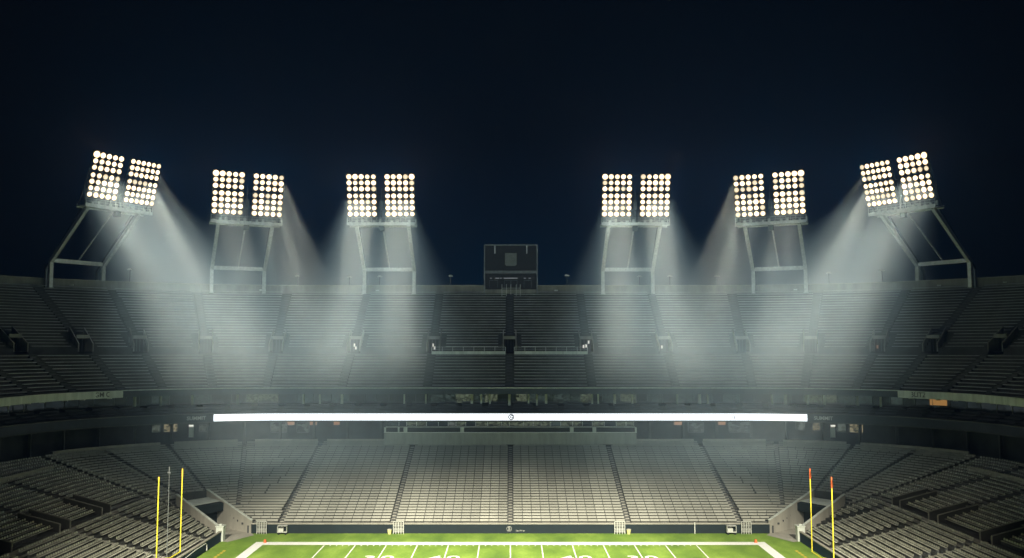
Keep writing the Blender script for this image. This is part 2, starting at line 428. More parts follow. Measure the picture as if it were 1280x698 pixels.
# vomitories in the end stands
for s in (-1, 1):
    for v in VOM_T[s][:3]:
        vo = MB()
        for d in (-1.35, 1.35):
            t = v + d
            x0, y0 = P(t, VR0-.1); x1, y1 = P(t, VR1)
            zt0, zt1 = rowz(14)+.8, rowz(19)+.8; zb = rowz(13)
            zz = rowz(15)+1.2
            n = .11
            vo.hexa([(x0,y0-n,zb),(x1,y1-n,zb),(x1,y1+n,zb),(x0,y0+n,zb),(x0,y0-n,zt0),(x1,y1-n,zt1),(x1,y1+n,zt1),(x0,y0+n,zt0)])
        wo = vo.build('vomitory_wall', M['riser'], low)
        cp = MB()
        for d in (-1.35, 1.35):
            t = v + d; x0, y0 = P(t, VR0-.14); x1, y1 = P(t, VR1); n = .13
            zt0, zt1 = rowz(14)+.803, rowz(19)+.803
            cp.hexa([(x0,y0-n,zt0),(x1,y1-n,zt1),(x1,y1+n,zt1),(x0,y0+n,zt0),(x0,y0-n,zt0+.1),(x1,y1-n,zt1+.1),(x1,y1+n,zt1+.1),(x0,y0+n,zt0+.1)])
            cp.box(x0-.05, x0+.05, y0-n, y0+n, rowz(13), zt0)
        x0, y0 = P(v-1.24, VR1-.3); x1, y1 = P(v+1.24, VR1+.5)
        cp.box(min(x0,x1), max(x0,x1), min(y0,y1), max(y0,y1), rowz(19)+.1, rowz(19)+.3)
        cp.build('wall_cap', M['conc'], wo)
        bk = MB(); x0, y0 = P(v-1.3, VR1+.02); x1, y1 = P(v+1.3, VR1+.02)
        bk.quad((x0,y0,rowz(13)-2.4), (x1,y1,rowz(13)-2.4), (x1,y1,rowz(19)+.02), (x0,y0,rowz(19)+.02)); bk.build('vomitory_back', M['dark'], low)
        # sloping passage floor
        fl = MB(); x0, y0 = P(v-1.3, VR0); x1, y1 = P(v+1.3, VR0); x2, y2 = P(v+1.3, VR1); x3, y3 = P(v-1.3, VR1)
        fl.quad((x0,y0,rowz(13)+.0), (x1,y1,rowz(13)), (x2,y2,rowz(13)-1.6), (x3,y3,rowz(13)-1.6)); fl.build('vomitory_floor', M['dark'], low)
# low wall at the top of the bowl
rt = rowr(NR)
for a, b in ((-49.5,-37), (-35.2,-19.6), (19.6,35.2), (37,49.5), (53,65.6), (-65.6,-53), (68.4,91), (-91,-68.4), (-17.8,-.8), (.8,17.8)):
    w = MB(); sweepbox(w, a, b, rt+.05, rt+.3, rowz(NR)-1.0, rowz(NR)+.95 if abs(a) > 18.5 and abs(b) > 18.5 else rowz(NR)+.4); w.build('rear_wall', M['conc_lt'], low)
for a, b in ((-132,-98), (98,132)):
    w = MB(); sweepbox(w, a, b, rowr(28), rowr(28)+.2, rowz(27), rowz(28)+.85); w.build('rear_wall', M['conc_lt'], low)
for a, b in ((-150,-108), (108,150)):
    w = MB(); sweepbox(w, a, b, rt+.6, rt+.9, rowz(NR)-.5, rowz(NR)+1.9); w.build('concourse_wall', M['fascia_lt'], low)

# seating in the lower bowl ------------------------------------------------
TH = math.atan(89/1100)
def proj(x, y, z):
    d = y*math.cos(TH) + (z-H)*math.sin(TH); v = (z-H)*math.cos(TH) - y*math.sin(TH)
    return 638 + 1100*x/d, 349 - 1100*v/d, d
def inframe(p): return -5 < p[0] < 1285 and -5 < p[1] < 703

def bench_prof(mb, a, b, r0, z):
    # seat plank, backrest board, with a dark joint every metre and a half
    st = max(step_t((a+b)/2, r0), .05); L = (b-a)*st; n = max(1, int(round(L/1.5)))
    for k in range(n):
        g = .05/st
        p, q = a + (b-a)*k/n + g, a + (b-a)*(k+1)/n - g
        sweepbox(mb, p, q, r0+.42, r0+.80, z+.40, z+.45, step=3)
        mb.sweep(p, q, [(r0+.80, z+.56), (r0+.84, z+.56), (r0+.90, z+.84), (r0+.86, z+.84)], step=3)
def block_name(t, aisles):
    al = sorted(aisles)
    k = sum(1 for a in al if a < t); c = al.index(0) if 0 in al else min(range(len(al)), key=lambda i: abs(al[i]))
    n = k - c
    return (ordinal(n) + ' block right') if n > 0 else (ordinal(1-n) + ' block left')
cand = []
for i in range(NR):
    r0 = rowr(i)
    for a, b in ranges(low_gap, r0+.6, -95, 95):
        if abs(a+b)/2 > 92: continue
        cand.append((i, a, b))
def far_key(c):
    i, a, b = c; x, y = P((a+b)/2, rowr(i)+.5); p = proj(x, y, rowz(i)); 
    st = step_t((a+b)/2, rowr(i)); return (b-a)*st/p[2]**1.2 if inframe(p) else 0
cand.sort(key=far_key, reverse=True)
rest = MB()
for n, (i, a, b) in enumerate(cand):
    mb = MB() if n < 290 else rest
    bench_prof(mb, a, b, rowr(i), rowz(i))
    if n < 290:
        o = mb.build('backed_bench', M['bench'])
        tag(o, f'beige backed bench, {ordinal(i+1)} row up from the field, {block_name((a+b)/2, LOW_AISLE)} of the centre aisle', 'bench', 'backed benches of the lower bowl')
tag(rest.build('distant_benches', M['bench']), 'rows of smaller backed benches in the upper and corner parts of the lower bowl', 'benches', kind='stuff')

# folding seats on the end stands
sb = MB()
sb.box(-.23, .23, 0, .40, .40, .46)                    # pan
sb.box(-.23, .23, .36, .42, .48, .70); sb.hexa([(-.23,.36,.70),(.23,.36,.70),(.23,.42,.70),(-.23,.42,.70),(-.16,.38,.84),(.16,.38,.84),(.16,.43,.84),(-.16,.43,.84)])
sb.box(-.20, -.15, .05, .38, .02, .40, 1); sb.box(.15, .20, .05, .38, .02, .40, 1)
seat_me = None
seats = []
for s in (-1, 1):
    for i in range(NR):
        r = rowr(i) + .40
        for a, b in ranges(low_gap, r, 90*s if s > 0 else -152, 152 if s > 0 else -90, .2):
            st = step_t((a+b)/2, r)
            # arc-length stepping
            t = a + .3/st; k = 0
            while t < b - .2/st:
                x, y = P(t, r); p = proj(x, y, rowz(i)+.5)
                if -60 < p[0] < 1340 and p[1] < 790: seats.append([p[2] if inframe(p) else 999, s, i, t, x, y, rowz(i), a, b, st])
                t += .55/step_t(t, r); k += 1
seats.sort(key=lambda q: q[0])
def seat_parts(mb, Mx, part):
    if part in (0, 2):
        mb.box(-.215, .215, .06, .36, .40, .44, 0, Mx)
    if part in (1, 2):
        mb.hexa([Mx @ Vector(q) for q in [(-.21,.40,.50),(.21,.40,.50),(.21,.44,.50),(-.21,.44,.50),(-.21,.43,.70),(.21,.43,.70),(.21,.47,.70),(-.21,.47,.70)]])
        mb.hexa([Mx @ Vector(q) for q in [(-.21,.43,.70),(.21,.43,.70),(.21,.47,.70),(-.21,.47,.70),(-.12,.445,.79),(.12,.445,.79),(.12,.475,.79),(-.12,.475,.79)]])
protos = []
for part, nm in ((0,'seat_pan'), (1,'backrest')):
    mb = MB(); seat_parts(mb, Matrix.Identity(4), part); me = bpy.data.meshes.new(nm); me.from_pydata(mb.v, [], mb.f); me.materials.append(M['seat']); protos.append((nm, me))
mb = MB(); mb.box(-.19,-.14,.12,.42,.0,.399); mb.box(.14,.19,.12,.42,.0,.399); mb.box(-.14,.14,.3,.34,.30,.34)
me = bpy.data.meshes.new('stanchion'); me.from_pydata(mb.v, [], mb.f); me.materials.append(M['steel_dk']); protos.append(('stanchion', me))
near = {}
for q in seats[:300]: near.setdefault((q[1], q[2], q[7]), []).append(q)
mass = MB()
for n, (d, s, i, t, x, y, z, a, b, st) in enumerate(seats):
    ang = tangent(t, rowr(i)+.4)
    Mx = Matrix.Translation((x, y, z+.002)) @ Matrix.Rotation(ang, 4, 'Z')
    if n < 300:
        root = empty('stadium_seat', (x, y, z+.002), ang)
        # position counted from the aisle that ends this run of seats nearer the tunnel
        k = int(round(((b - t) if s < 0 else (t - a)) * st / .55)) + 1
        k2 = max(1, k)
        blk = sum(1 for v in VOM_T[s] if abs(v) < abs(t)) + 1
        tag(root, f'grey folding seat, {ordinal(i+1)} row up, {ordinal(k2)} seat along, {ordinal(blk)} block from {"left" if s<0 else "right"} tunnel', 'seat', 'folding seats on the end stands')
        for nm, me in protos:
            o = bpy.data.objects.new(nm, me); place.objects.link(o); o.parent = root
    else:
        seat_parts(mass, Mx, 2)
tag(mass.build('distant_seats', M['seat']), 'masses of grey folding seats filling the two end stands', 'seats', kind='stuff')

# ------------------------------------------------------------------ club level between the decks
club = empty('club_level'); tag(club, 'glazed club level and dark seats behind the white ribbon display', 'club level')
c = MB()
sweepbox(c, -TMAX, TMAX, 33.4, 43, 14.9, 15.25); c.build('floor_slab', M['conc_dk'], club)
c = MB(); c.sweep(-TMAX, TMAX, [(33.0,15.15),(33.35,15.15),(33.35,16.6),(33.0,16.6)]); c.build('fascia', M['fascia_dk'], club)
c = MB(); sweepbox(c, -TMAX, TMAX, 32.93, 33.4, 16.603, 16.70); c.build('fascia_rail', M['conc'], club)
c = MB()
for i in range(5):
    r0, z = 33.4 + .92*i, 15.9 + .46*i
    c.sweep(-TMAX, TMAX, [(r0, z-.46), (r0, z), (r0+.92, z)], closed=False)
c.build('terrace', M['riser'], club)
c = MB()
for i in range(5):
    for k in range(-33, 33):
        t0 = k*5 + .5; t1 = k*5 + 4.4
        r0 = 33.4 + .92*i + .45; z = 15.9 + .46*i
        sweepbox(c, t0, t1, r0, r0+.35, z+.38, z+.43, step=4); c.sweep(t0, t1, [(r0+.34, z+.5), (r0+.4, z+.5), (r0+.42, z+.8), (r0+.36, z+.8)], step=4)
tag(c.build('club_seats', mat('club_bench', (.05,.055,.065), .6, var=.3), club), kind='stuff')
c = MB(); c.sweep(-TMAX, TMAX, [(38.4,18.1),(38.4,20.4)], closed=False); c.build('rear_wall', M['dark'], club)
# glazed bays between the mullions
rnd = random.Random(3)
t = -108
while t < 108:
    w = rnd.choice((2.2, 2.6, 3.1, 3.6)); a, b = t, min(t+w, 108); t = b
    kind = rnd.random()
    if abs(a) > 72: m_ = M['room_c']
    else: m_ = M['room_b'] if kind < .22 else M['room_a'] if kind < .62 else M['room_c']
    c = MB(); c.sweep(a+.06, b-.06, [(38.3, 18.25), (38.3, 20.15)], closed=False, step=5); wn = c.build('window', m_, club)
    c = MB(); c.sweep(a, b, [(38.2, 20.15), (38.2, 20.28), (38.35, 20.28), (38.35,20.15)], step=5); sweepbox(c, b-.06, b+.04, 38.2, 38.35, 18.2, 20.15); c.build('window_frame', M['steel_dk'], wn)
COLT = [-71.49,-66.87,-61.27,-53.2,-40.96,-37.71,-33.34,-21.01,-16.75,-7.62,-5.78,-4.06,-.21,3.59,5.24,7.07,16.19,17.39,20.64,24.13,33.02,37.47,39.06,51.21,53.64,57.61,60.57,66.45,70.51]
for i, tt in enumerate(COLT):
    c = MB(); x, y = P(tt, 37.6); w = .16 if i % 3 else .24
    zb = 17.2 if i % 2 else 17.6
    c.box(x-w, x+w, y-.15, y+.15, zb-.3, 20.36); c.build('column', M['fascia_lt'], club)
for a, b in ((-9.2,-7.5), (-6.4,-1.9), (2.0,4.9), (7,16), (-41,-37.8), (-34,-33.1), (-71.4,-67)):
    c = MB(); sweepbox(c, a, b, 37.2, 37.4, 20.1, 20.3); c.build('light_strip', M['fascia_lt'], club)
for s in (-1, 1):
    for k in range(9):
        c = MB(); x, y = P(s*(92+k*3.2), 37.6); c.box(x-.06, x+.06, y-.06, y+.06, 17.8, 20.36); c.build('column', M['steel'], club)
c = MB(); c.sweep(78.9, 82.0, [(38.22,18.7),(38.22,20.1)], closed=False); c.build('window', M['amber'], club)
# pale benches of the far ends of the club terrace
for s in (-1, 1):
    for i in range(4):
        c = MB(); a, b = sorted((s*(106+i*.9), s*150)); r0 = 33.4+.92*(i+1)+.4
        sweepbox(c, a, b, r0, r0+.3, 16.36+.46*i+.44, 16.36+.46*i+.5); c.build('bench', M['alu'], club)

# concourse under the club level: rear wall, lit rooms, doors
con = empty('lower_concourse'); tag(con, 'dark concourse with a few lit rooms under the ribbon display', 'concourse')
c = MB(); sweepbox(c, -TMAX, TMAX, 33.0, 37.6, 10.1, 10.4); c.build('concourse_floor', M['conc_dk'], con)
c = MB(); c.sweep(-TMAX, TMAX, [(37.4,10.4),(37.4,14.9)], closed=False); c.build('rear_wall', mat('concourse_wall', (.05,.055,.06), .9, var=.4, scale=.3), con)
for k in range(-16, 17):
    if abs(k) < 4: continue
    c = MB(); x, y = P(k*6.6+1.0, 36.8); c.box(x-.22, x+.22, y-.22, y+.22, 10.4, 14.9); c.build('column', M['conc_dk'], con)
def room(t0, t1, z0, z1, m_, nm='window', r=36.9):
    c = MB(); c.sweep(t0, t1, [(r+.1, z0), (r+.1, z1)], closed=False); w = c.build(nm, m_, con)
    c = MB()
    for a in (t0, t1): sweepbox(c, a-.06, a+.06, r, r+.12, z0, z1)
    sweepbox(c, t0+.06, t1-.06, r, r+.12, z0-.08, z0+.02); sweepbox(c, t0+.06, t1-.06, r, r+.12, z1, z1+.08); c.build('frame', M['steel_dk'], w)
M['room_w'] = speckle('kiosk_room', (1,.82,.5), .0, .26, 1.8)
M['room_d'] = speckle('kiosk_dim', (.7,.8,.7), .0, .12, 1.5)
room(-66.4,-63.9, 13.2, 14.7, M['room_w']); room(-68.5,-67, 13.2, 14.7, M['room_d']); room(-60,-58.1, 13.1, 14.3, M['room_d'])
room(65.0,67.5, 13.1, 14.6, M['room_w']); room(62.9,64.4, 13.1, 14.7, M['room_d']); room(58.4,59.7, 13.2, 14.8, M['room_w']); room(55.4,57, 13.2, 14.6, M['room_d'])
for t in (-61.5, 62.1):
    c = MB(); x, y = P(t, 36.6); c.box(x-.45, x+.45, y-.1, y+.1, 12.0, 14.0); dr = c.build('door', M['fascia_lt'], con)
    c = MB(); c.box(x-.45, x+.45, y-.2, y-.1, 14.05, 14.4); c.build('door_lamp', M['pale_lamp'], dr)
for t, w in ((-43.3,1.0), (-38.8,.8), (-34.2,.6), (33.1,1.1), (41.6,.9)):
    room(t-w/2-.35, t+w/2+.35, 14.0, 14.75, M['warm'])
for a, b in ((-47,-43.9), (-42,-39.6), (35,38), (43,47)): room(a, b, 12.6, 14.5, M['room_d'])

# ribbon display
rib = empty('ribbon_display'); tag(rib, 'long glowing white LED ribbon across the club level fascia, with dark emblems', 'display')
c = MB(); c.sweep(-57.96, 57.96, [(32.90,15.22),(32.97,15.22),(32.97,16.5),(32.90,16.5)], step=1.2); c.build('led_panel', M['led'], rib)
c = MB(); c.sweep(-58.1, 58.1, [(32.86,15.12),(32.98,15.12),(32.98,15.215),(32.86,15.215)]); c.sweep(-58.1, 58.1, [(32.86,16.505),(32.98,16.505),(32.98,16.6),(32.86,16.6)]); c.build('frame', M['steel_dk'], rib)
def mark(tt, s, size, z=15.86, r=32.85, m_='led_mark', par=rib, nm='emblem', bold=.03):
    x, y = P(tt, r); o = text(s, size, nm, M[m_], par, (x, y, z), (math.pi/2, 0, tangent(tt, r)), bold=bold); return o
mk = MB()
for k in range(28):
    a0, a1 = 2*math.pi*k/28, 2*math.pi*(k+1)/28
    for (ri, ro) in ((.40, .58),):
        mk.quad((ri*math.cos(a0),0,ri*math.sin(a0)), (ro*math.cos(a0),0,ro*math.sin(a0)), (ro*math.cos(a1),0,ro*math.sin(a1)), (ri*math.cos(a1),0,ri*math.sin(a1)))
mk.build('emblem', M['led_mark'], rib, (.15, 170.83, 15.86))
mark(.2, 'G', .8, 15.86); mark(-3.3, '/', .7, 15.86); mark(11.8, '.', .9, 15.62); mark(36.9, 'I', .7, 15.9); mark(42.9, 'CJ', .75, 15.85)
M['sign_txt'] = mat('sign_letters', (.6,.62,.6), .7)
for tt, s in ((-61.4, 'SUMMIT'), (61.2, 'SUMMIT')):
    mark(tt, s, .95, 15.85, 32.9, 'sign_txt', club, 'lettering', .03)

# suite box in the middle of the concourse
sbx = empty('suite_box', (0, 170, 10)); sbx.location = (0,0,0); tag(sbx, 'pale walled press row jutting out under the centre of the ribbon display', 'press box')
c = MB(); c.box(-24, 24, 169.3, 169.55, 10.75, 13.0); c.box(-24, -23.8, 169.55, 174, 10.75, 13.0); c.box(23.8, 24, 169.55, 174, 10.75, 13.0); c.build('front_wall', M['suite'], sbx)
c = MB(); c.box(-24.05, 24.05, 169.2, 169.6, 13.003, 13.12); c.build('wall_cap', M['white'], sbx)
c = MB(); c.box(-23.8, 23.8, 169.5, 170.0, 14.0, 14.1); c.build('counter_rail', M['fascia_lt'], sbx)
c = MB(); c.box(-23.8, 23.8, 169.9, 170.0, 13.12, 13.97); c.build('dark_panel', M['black'], sbx)
for x in (-23.9, -21.3, -20.0, -9.2, 0-3.0, 5.5+0, 16.0, 23.9, 14.6, 11.7):
    c = MB(); w = .35 if abs(x) < 21 else .15; c.box(x-w, x+w, 169.32, 169.88, 13.123, 13.98); 
    if x in (-3.0, 5.5, 14.6): continue
    c.build('post', M['fascia_lt'], sbx)
rnd = random.Random(5); x = -23.8
while x < 23.8:
    w = rnd.choice((1.5, 1.9, 2.3, 2.7)); x1 = min(23.8, x+w)
    m_ = rnd.choice(('room_b','room_b','room_a','room_c','room_d'))
    c = MB(); c.box(x+.05, x1-.05, 171.5, 171.6, 14.1, 15.1); wn = c.build('window', M[m_], sbx)
    c = MB(); c.box(x1-.05, x1+.05, 171.42, 171.62, 14.1, 15.1); c.build('mullion', M['steel'], wn); x = x1
c = MB(); c.box(-23.8, 23.8, 169.56, 174, 10.8, 10.95); c.build('floor', M['conc_dk'], sbx)

# ------------------------------------------------------------------ upper grandstand
UT, UDZ = .8, .57
def ur(i): return 30.35 + UT*i if i < 13 else 42.2 + UT*(i-13)
def uz(i): return 21.0 + UDZ*i if i < 13 else 28.4 + .585*(i-12)
NU = 35
PORT = [-.16, 15.62, 31.72, 46.81, 57.9, 68.59, 77.07, 87.83, -15.78, -32.05, -47.08, -58.56, -68.98, -77.86, -88.67, 99, -99.5]
def up_notch(t, r):
    if 42.15 <= r <= 46.2:
        st = step_t(t, r)
        for p in PORT:
            if abs(t-p)*st < 1.2: return True
    return False
def up_gap(t, r):
    st = step_t(t, r)
    for p in PORT:
        d = abs(t-p)*st
        if 42.1 <= r <= 46.6:
            if d < 2.3: return True
        elif r > 46.6:
            # above a portal the aisle runs up from the side of its head
            if d < .75: return True
        elif d < .75: return True
    return False
UT1 = 112
upg = empty('upper_grandstand'); tag(upg, 'steep upper deck of bleachers curving round under the floodlight masts', 'grandstand')
tr = MB(); rs = MB()
for i in range(NU):
    r0 = ur(i); r1 = r0 + UT; z = uz(i)
    if i == 12: r1 = 42.2
    zb = uz(i-1) if i else 20.6
    for a, b in ranges(up_notch, r0+.4, -UT1, UT1):
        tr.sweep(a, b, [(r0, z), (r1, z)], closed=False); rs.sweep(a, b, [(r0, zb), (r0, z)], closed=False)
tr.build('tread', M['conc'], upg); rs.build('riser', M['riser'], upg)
for p in PORT:
    st_ = MB()
    for i in range(NU-1):
        r0 = ur(i)+.42
        if i == 12 or up_notch(p, r0+.1): continue
        w = .6/step_t(p, r0); sweepbox(st_, p-w, p+w, r0, r0+.37, uz(i)+.004, uz(i)+.29, step=5)
    st_.build('aisle_steps', M['conc_dk'], upg)
c = MB(); sweepbox(c, -78.6, 78.6, 30.0, 30.3, 20.36, 21.45); c.build('fascia', M['fascia_dk'], upg)
c = MB(); sweepbox(c, -78.6, 78.6, 29.95, 30.34, 21.453, 21.60); c.build('fascia_coping', M['fascia_lt'], upg)
for s in (-1, 1):
    a, b = sorted((s*78.65, s*130)); c = MB(); sweepbox(c, a, b, 29.8, 30.3, 20.30, 21.55); c.build('fascia', M['fascia_lt'], upg)
    # brackets and lamps hung under the pale fascia
    for k in range(6):
        x, y = P(s*(81+k*5.3+(k % 2)), 30.6); c = MB(); c.box(x-.4, x+.4, y-.15, y+.15, 20.12, 20.3); c.build('bracket', M['steel'], upg)
for tt, s_ in ((-83.4, 'GM O'), (83.5, 'BLITZ')):
    x, y = P(tt, 29.77); text(s_, 1.15, 'lettering', M['conc_dk'], upg, (x, y, 20.92), (math.pi/2, 0, tangent(tt, 29.77)), bold=.02)
c = MB(); sweepbox(c, -UT1, UT1, 30.3, 43, 20.38, 20.62); c.build('soffit', M['conc_dk'], upg)
c = MB(); sweepbox(c, -UT1, UT1, 60.2, 60.5, 40.6, 43.15); c.build('rim_wall', M['conc'], upg)
c = MB(); sweepbox(c, -UT1, UT1, 60.1, 60.6, 43.153, 43.3); c.build('wall_coping', M['conc_lt'], upg)
c = MB(); c.sweep(-UT1, UT1, [(60.45, 20), (60.45, 40.6)], closed=False); c.build('outer_wall', M['conc_dk'], upg)
# balcony on the cross aisle either side of the centre portal
for a, b in ((-15.9,-1.0), (.8,15.6)):
    c = MB(); c.box(a, b, 138+40.2, 138+40.45, 27.3, 28.45); bw = c.build('balcony_wall', M['fascia_lt'], upg)
    c = MB(); c.box(a, b, 138+40.3, 138+40.34, 29.28, 29.33); c.box(a, b, 138+40.3, 138+40.34, 28.85, 28.88)
    n = 7
    for k in range(n+1):
        x = a + (b-a)*k/n; c.box(x-.035, x+.035, 138+40.29, 138+40.35, 28.453, 29.28)
    c.build('railing', M['steel'], bw)
# portals
for j, p in enumerate(PORT):
    x, y = P(p, 42.2); ang = tangent(p, 42.2)
    Mx = Matrix.Translation((x, y, 28.4)) @ Matrix.Rotation(ang, 4, 'Z')
    pt = MB()
    for sx in (-1, 1):
        a, b = sorted((sx*1.2, sx*1.42))
        q = [(a,-.1,0),(b,-.1,0),(b,4.6,0),(a,4.6,0),(a,-.1,1.5),(b,-.1,1.5),(b,4.6,4.6),(a,4.6,4.6)]
        pt.hexa([Mx @ Vector(v) for v in q])
    po = pt.build('portal', M['conc'], upg)
    l = MB(); l.box(-1.19, 1.19, 1.5, 1.75, 2.5, 3.15, 0, Mx); l.box(-1.19, 1.19, 1.75, 4.3, 2.98, 3.14, 0, Mx); l.build('portal_head', M['conc'], po)
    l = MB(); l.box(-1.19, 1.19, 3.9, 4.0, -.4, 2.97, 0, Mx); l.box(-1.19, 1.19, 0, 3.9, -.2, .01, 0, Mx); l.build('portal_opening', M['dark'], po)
    l = MB()   # gate bars
    for k in range(4): l.box(-1.0+k*.62, -.94+k*.62, 2.5, 2.56, .02, 2.4, 0, Mx)
    l.build('gate', M['steel_dk'], po)
    if j in (9, 8, 1, 2, 5-0):
        l = MB(); ww = .16
        for dx, dz in (((-.2,1.3), (.1,.7)) if j in (9, 8) else ((-.5,1.0), (.05,1.1), (.55,1.9)) if j == 1 else ((-.4,.9),)):
            l.box(dx-ww, dx+ww, 2.2, 2.3, dz-.3, dz+.35, 0, Mx)
        l.build('portal_lamp', M['pale_lamp'] if j != 5 else M['warm'], po)
# benches
cand = []
for i in range(NU):
    if i == 12: continue
    for a, b in ranges(up_gap, ur(i)+.45, -UT1, UT1, .25): cand.append((i, a, b))
def up_key(c_):
    i, a, b = c_; x, y = P((a+b)/2, ur(i)); p = proj(x, y, uz(i)); e0 = proj(*P(a, ur(i)), uz(i)); e1 = proj(*P(b, ur(i)), uz(i))
    return max(0, min(1280, max(e0[0], e1[0])) - max(0, min(e0[0], e1[0]))) / p[2]
cand.sort(key=up_key, reverse=True)
rest = MB()
mains = [p for p in PORT]
for n, (i, a, b) in enumerate(cand):
    mb = MB() if n < 290 else rest
    r0 = ur(i) + .38
    sweepbox(mb, a+.02, b-.02, r0, r0+.3, uz(i)+.38, uz(i)+.46)
    if n < 290:
        t = (a+b)/2; lv = f'{ordinal(12-i)} row below' if i < 12 else f'{ordinal(i-12)} row above'
        tag(mb.build('bleacher_bench', M['alu']), f'backless grey bench, {lv} the walkway, {block_name(t, [0 if abs(q) < 1 else q for q in mains])} of centre, upper deck', 'bench', 'bleacher benches of the upper deck')
        if b - a < 3: pass
tag(rest.build('distant_bleachers', M['alu']), 'smaller backless benches filling the rest of the upper deck', 'benches', kind='stuff')

# ------------------------------------------------------------------ floodlight masts
lamp_disc = {}
def lamp_mesh(k):
    if k in lamp_disc: return lamp_disc[k]
    n = 20; v = []; f = []; r1, r2 = .53, .58
    def ring(r, y): return [(r*math.cos(2*math.pi*i/n), y, r*math.sin(2*math.pi*i/n)) for i in range(n)]
    v += [(0, -.06, 0)] + ring(r1, 0) + ring(r2, .02) + ring(r2, .12) + ring(.22, .55)
    mi = []
    for i in range(n): j = (i+1) % n; f.append((0, 1+i, 1+j)); mi.append(0)
    for b in (1, 1+n, 1+2*n):
        for i in range(n): j = (i+1) % n; f.append((b+i, b+n+i, b+n+j, b+j)); mi.append(1)
    f.append(tuple(1+3*n+i for i in range(n))); mi.append(1)
    me = bpy.data.meshes.new('lamp'); me.from_pydata(v, [], f); me.materials.append(LAMPS[k]); me.materials.append(M['steel_dk'])
    for p, m_ in zip(me.polygons, mi): p.material_index = m_; p.use_smooth = True
    lamp_disc[k] = me; return me
MASTS = []
def mast(bx, by, fx, fy, label, lcols, rcols, bright, up=0.0, fw=0.0, sh=0.0):
    """base centre, horizontal facing direction; local -Y faces the field"""
    ang = math.atan2(fy, fx) + math.pi/2
    Z = 41.2
    root = empty('floodlight_mast', (bx, by, Z), ang)
    tag(root, label, 'floodlight mast', 'floodlight masts on the rim of the upper deck')
    W2 = 5.6
    for sx in (-1, 1):
        m_ = MB(); x = sx*W2
        m_.box(x-.36, x+.36, -.36, .36, 0, 5.6)
        m_.bar((x, 0, 5.3), (x*.99+sh, -11.2-fw, 14.0+up), .68, .78)
        m_.box(x-.5, x+.5, -.5, .5, 0, .12)
        m_.build('leg', M['steel'], root)
        m_ = MB(); m_.bar((x*.97, 2.0, 4.0), (x*.97+sh, -9.4-fw, 14.2+up), .42, .5); m_.bar((x*.97, 2.0, -.5), (x*.97, 2.0, 4.2), .42); m_.bar((x*.97, 2.0, 4.1), (x, .2, 5.4), .25)
        m_.build('rear_strut', M['steel_dk'], root)
    m_ = MB(); m_.box(-W2+.36, W2-.36, -.32, .32, 5.15, 5.95); m_.build('cross_beam', M['steel'], root)
    m_ = MB(); m_.bar((0, -.1, 5.95), (sh, -11.2-fw, 14.0+up), .26); m_.build('brace', M['steel'], root)
    # platform
    m_ = MB(); m_.box(-7.2, 7.2, -13.2, -10.2, 13.95, 14.12); m_.box(-7.2, 7.2, -13.3, -13.15, 13.7, 14.35); m_.box(-7.2, 7.2, -10.2, -10.05, 13.7, 14.35)
    pf = m_.build('platform', M['steel'], root, (sh,-fw,up))
    m_ = MB()
    for k in range(15):
        x = -7.15 + k*14.3/14; m_.box(x-.03, x+.03, -13.28, -13.2, 14.353, 15.3)
    for z in (14.8, 15.3): m_.box(-7.2, 7.2, -13.27, -13.21, z-.03, z+.03)
    m_.build('railing', M['steel'], pf)
    m_ = MB()
    for k in range(12):
        x = -6.8 + k*1.24; m_.box(x, x+.5, -12.6, -12.2, 14.13, 14.6+.25*(k % 3))
    m_.build('ballast_box', M['steel'], pf)
    m_ = MB(); m_.box(-.5, .5, -12.8, -11.8, 12.6, 13.65); m_.build('junction_box', M['steel_dk'], root, (sh,-fw,up))
    tilt = R(15)
    for side, cols in ((-1, lcols), (1, rcols)):
        sp = 1.28; wd = (cols-1)*sp if cols == 5 else (cols-1)*1.14; spx = wd/(cols-1)
        cx = side*4.0
        # bank frame: bottom at z 15.9, leaning forward toward the top
        Mb = Matrix.Translation((cx+sh, -13.4-fw, 16.1+up)) @ Matrix.Rotation(tilt, 4, 'X')
        fr = MB()
        for rr in range(7):
            zz = rr*1.265 + (.22 if rr >= 4 else 0); fr.box(-wd/2-.55, wd/2+.55, .30, .42, zz-.10, zz+.02, 0, Mb)
            fr.box(-wd/2-.5, wd/2+.5, .42, 1.0, zz-.18, zz-.13, 0, Mb)
        for cc in (-wd/2-.5, -wd/6, wd/6, wd/2+.5): fr.box(cc-.07, cc+.07, .42, .54, -.7, 8.7, 0, Mb)
        for cc in (-wd/2-.4, wd/2+.4):
            fr.bar(Mb @ Vector((cc, .5, 8.3)), Vector((cx+cc+sh, -10.4-fw, 14.1+up)), .14)
            fr.bar(Mb @ Vector((cc, .5, 4.4)), Vector((cx+cc+sh, -10.4-fw, 14.1+up)), .12)
            fr.bar(Mb @ Vector((cc, .5, -.6)), Vector((cx+cc+sh, -13.0-fw, 14.1+up)), .14)
        bank = fr.build('lamp_bank', M['steel_dk'], root)
        for rr in range(7):
            for cc in range(cols):
                zz = rr*1.265 + (.22 if rr >= 4 else 0); xx = -wd/2 + cc*spx
                k = random.choice((0,0,0,1,1,2))
                o = bpy.data.objects.new('lamp', lamp_mesh(0 if (rr == 6 and bright == side) else k)); place.objects.link(o); o.parent = bank
                o.matrix_local = Mb @ Matrix.Translation((xx, 0, zz)) @ Matrix.Rotation(random.uniform(-.06,.1), 4, 'X') @ Matrix.Rotation(random.uniform(-.08,.08), 4, 'Z')
                sc_ = random.uniform(.90, 1.04)
                if cols == 6: sc_ *= .92
                if rr == 6:
                    ed = cc if bright < 0 else cols-1-cc
                    if side == bright or bright == 0: sc_ *= (1.22, 1.10, 1.04, 1, 1, 1)[ed if bright else min(cc, cols-1-cc) if False else (cc if side < 0 else cols-1-cc)]
                o.scale = (sc_,)*3
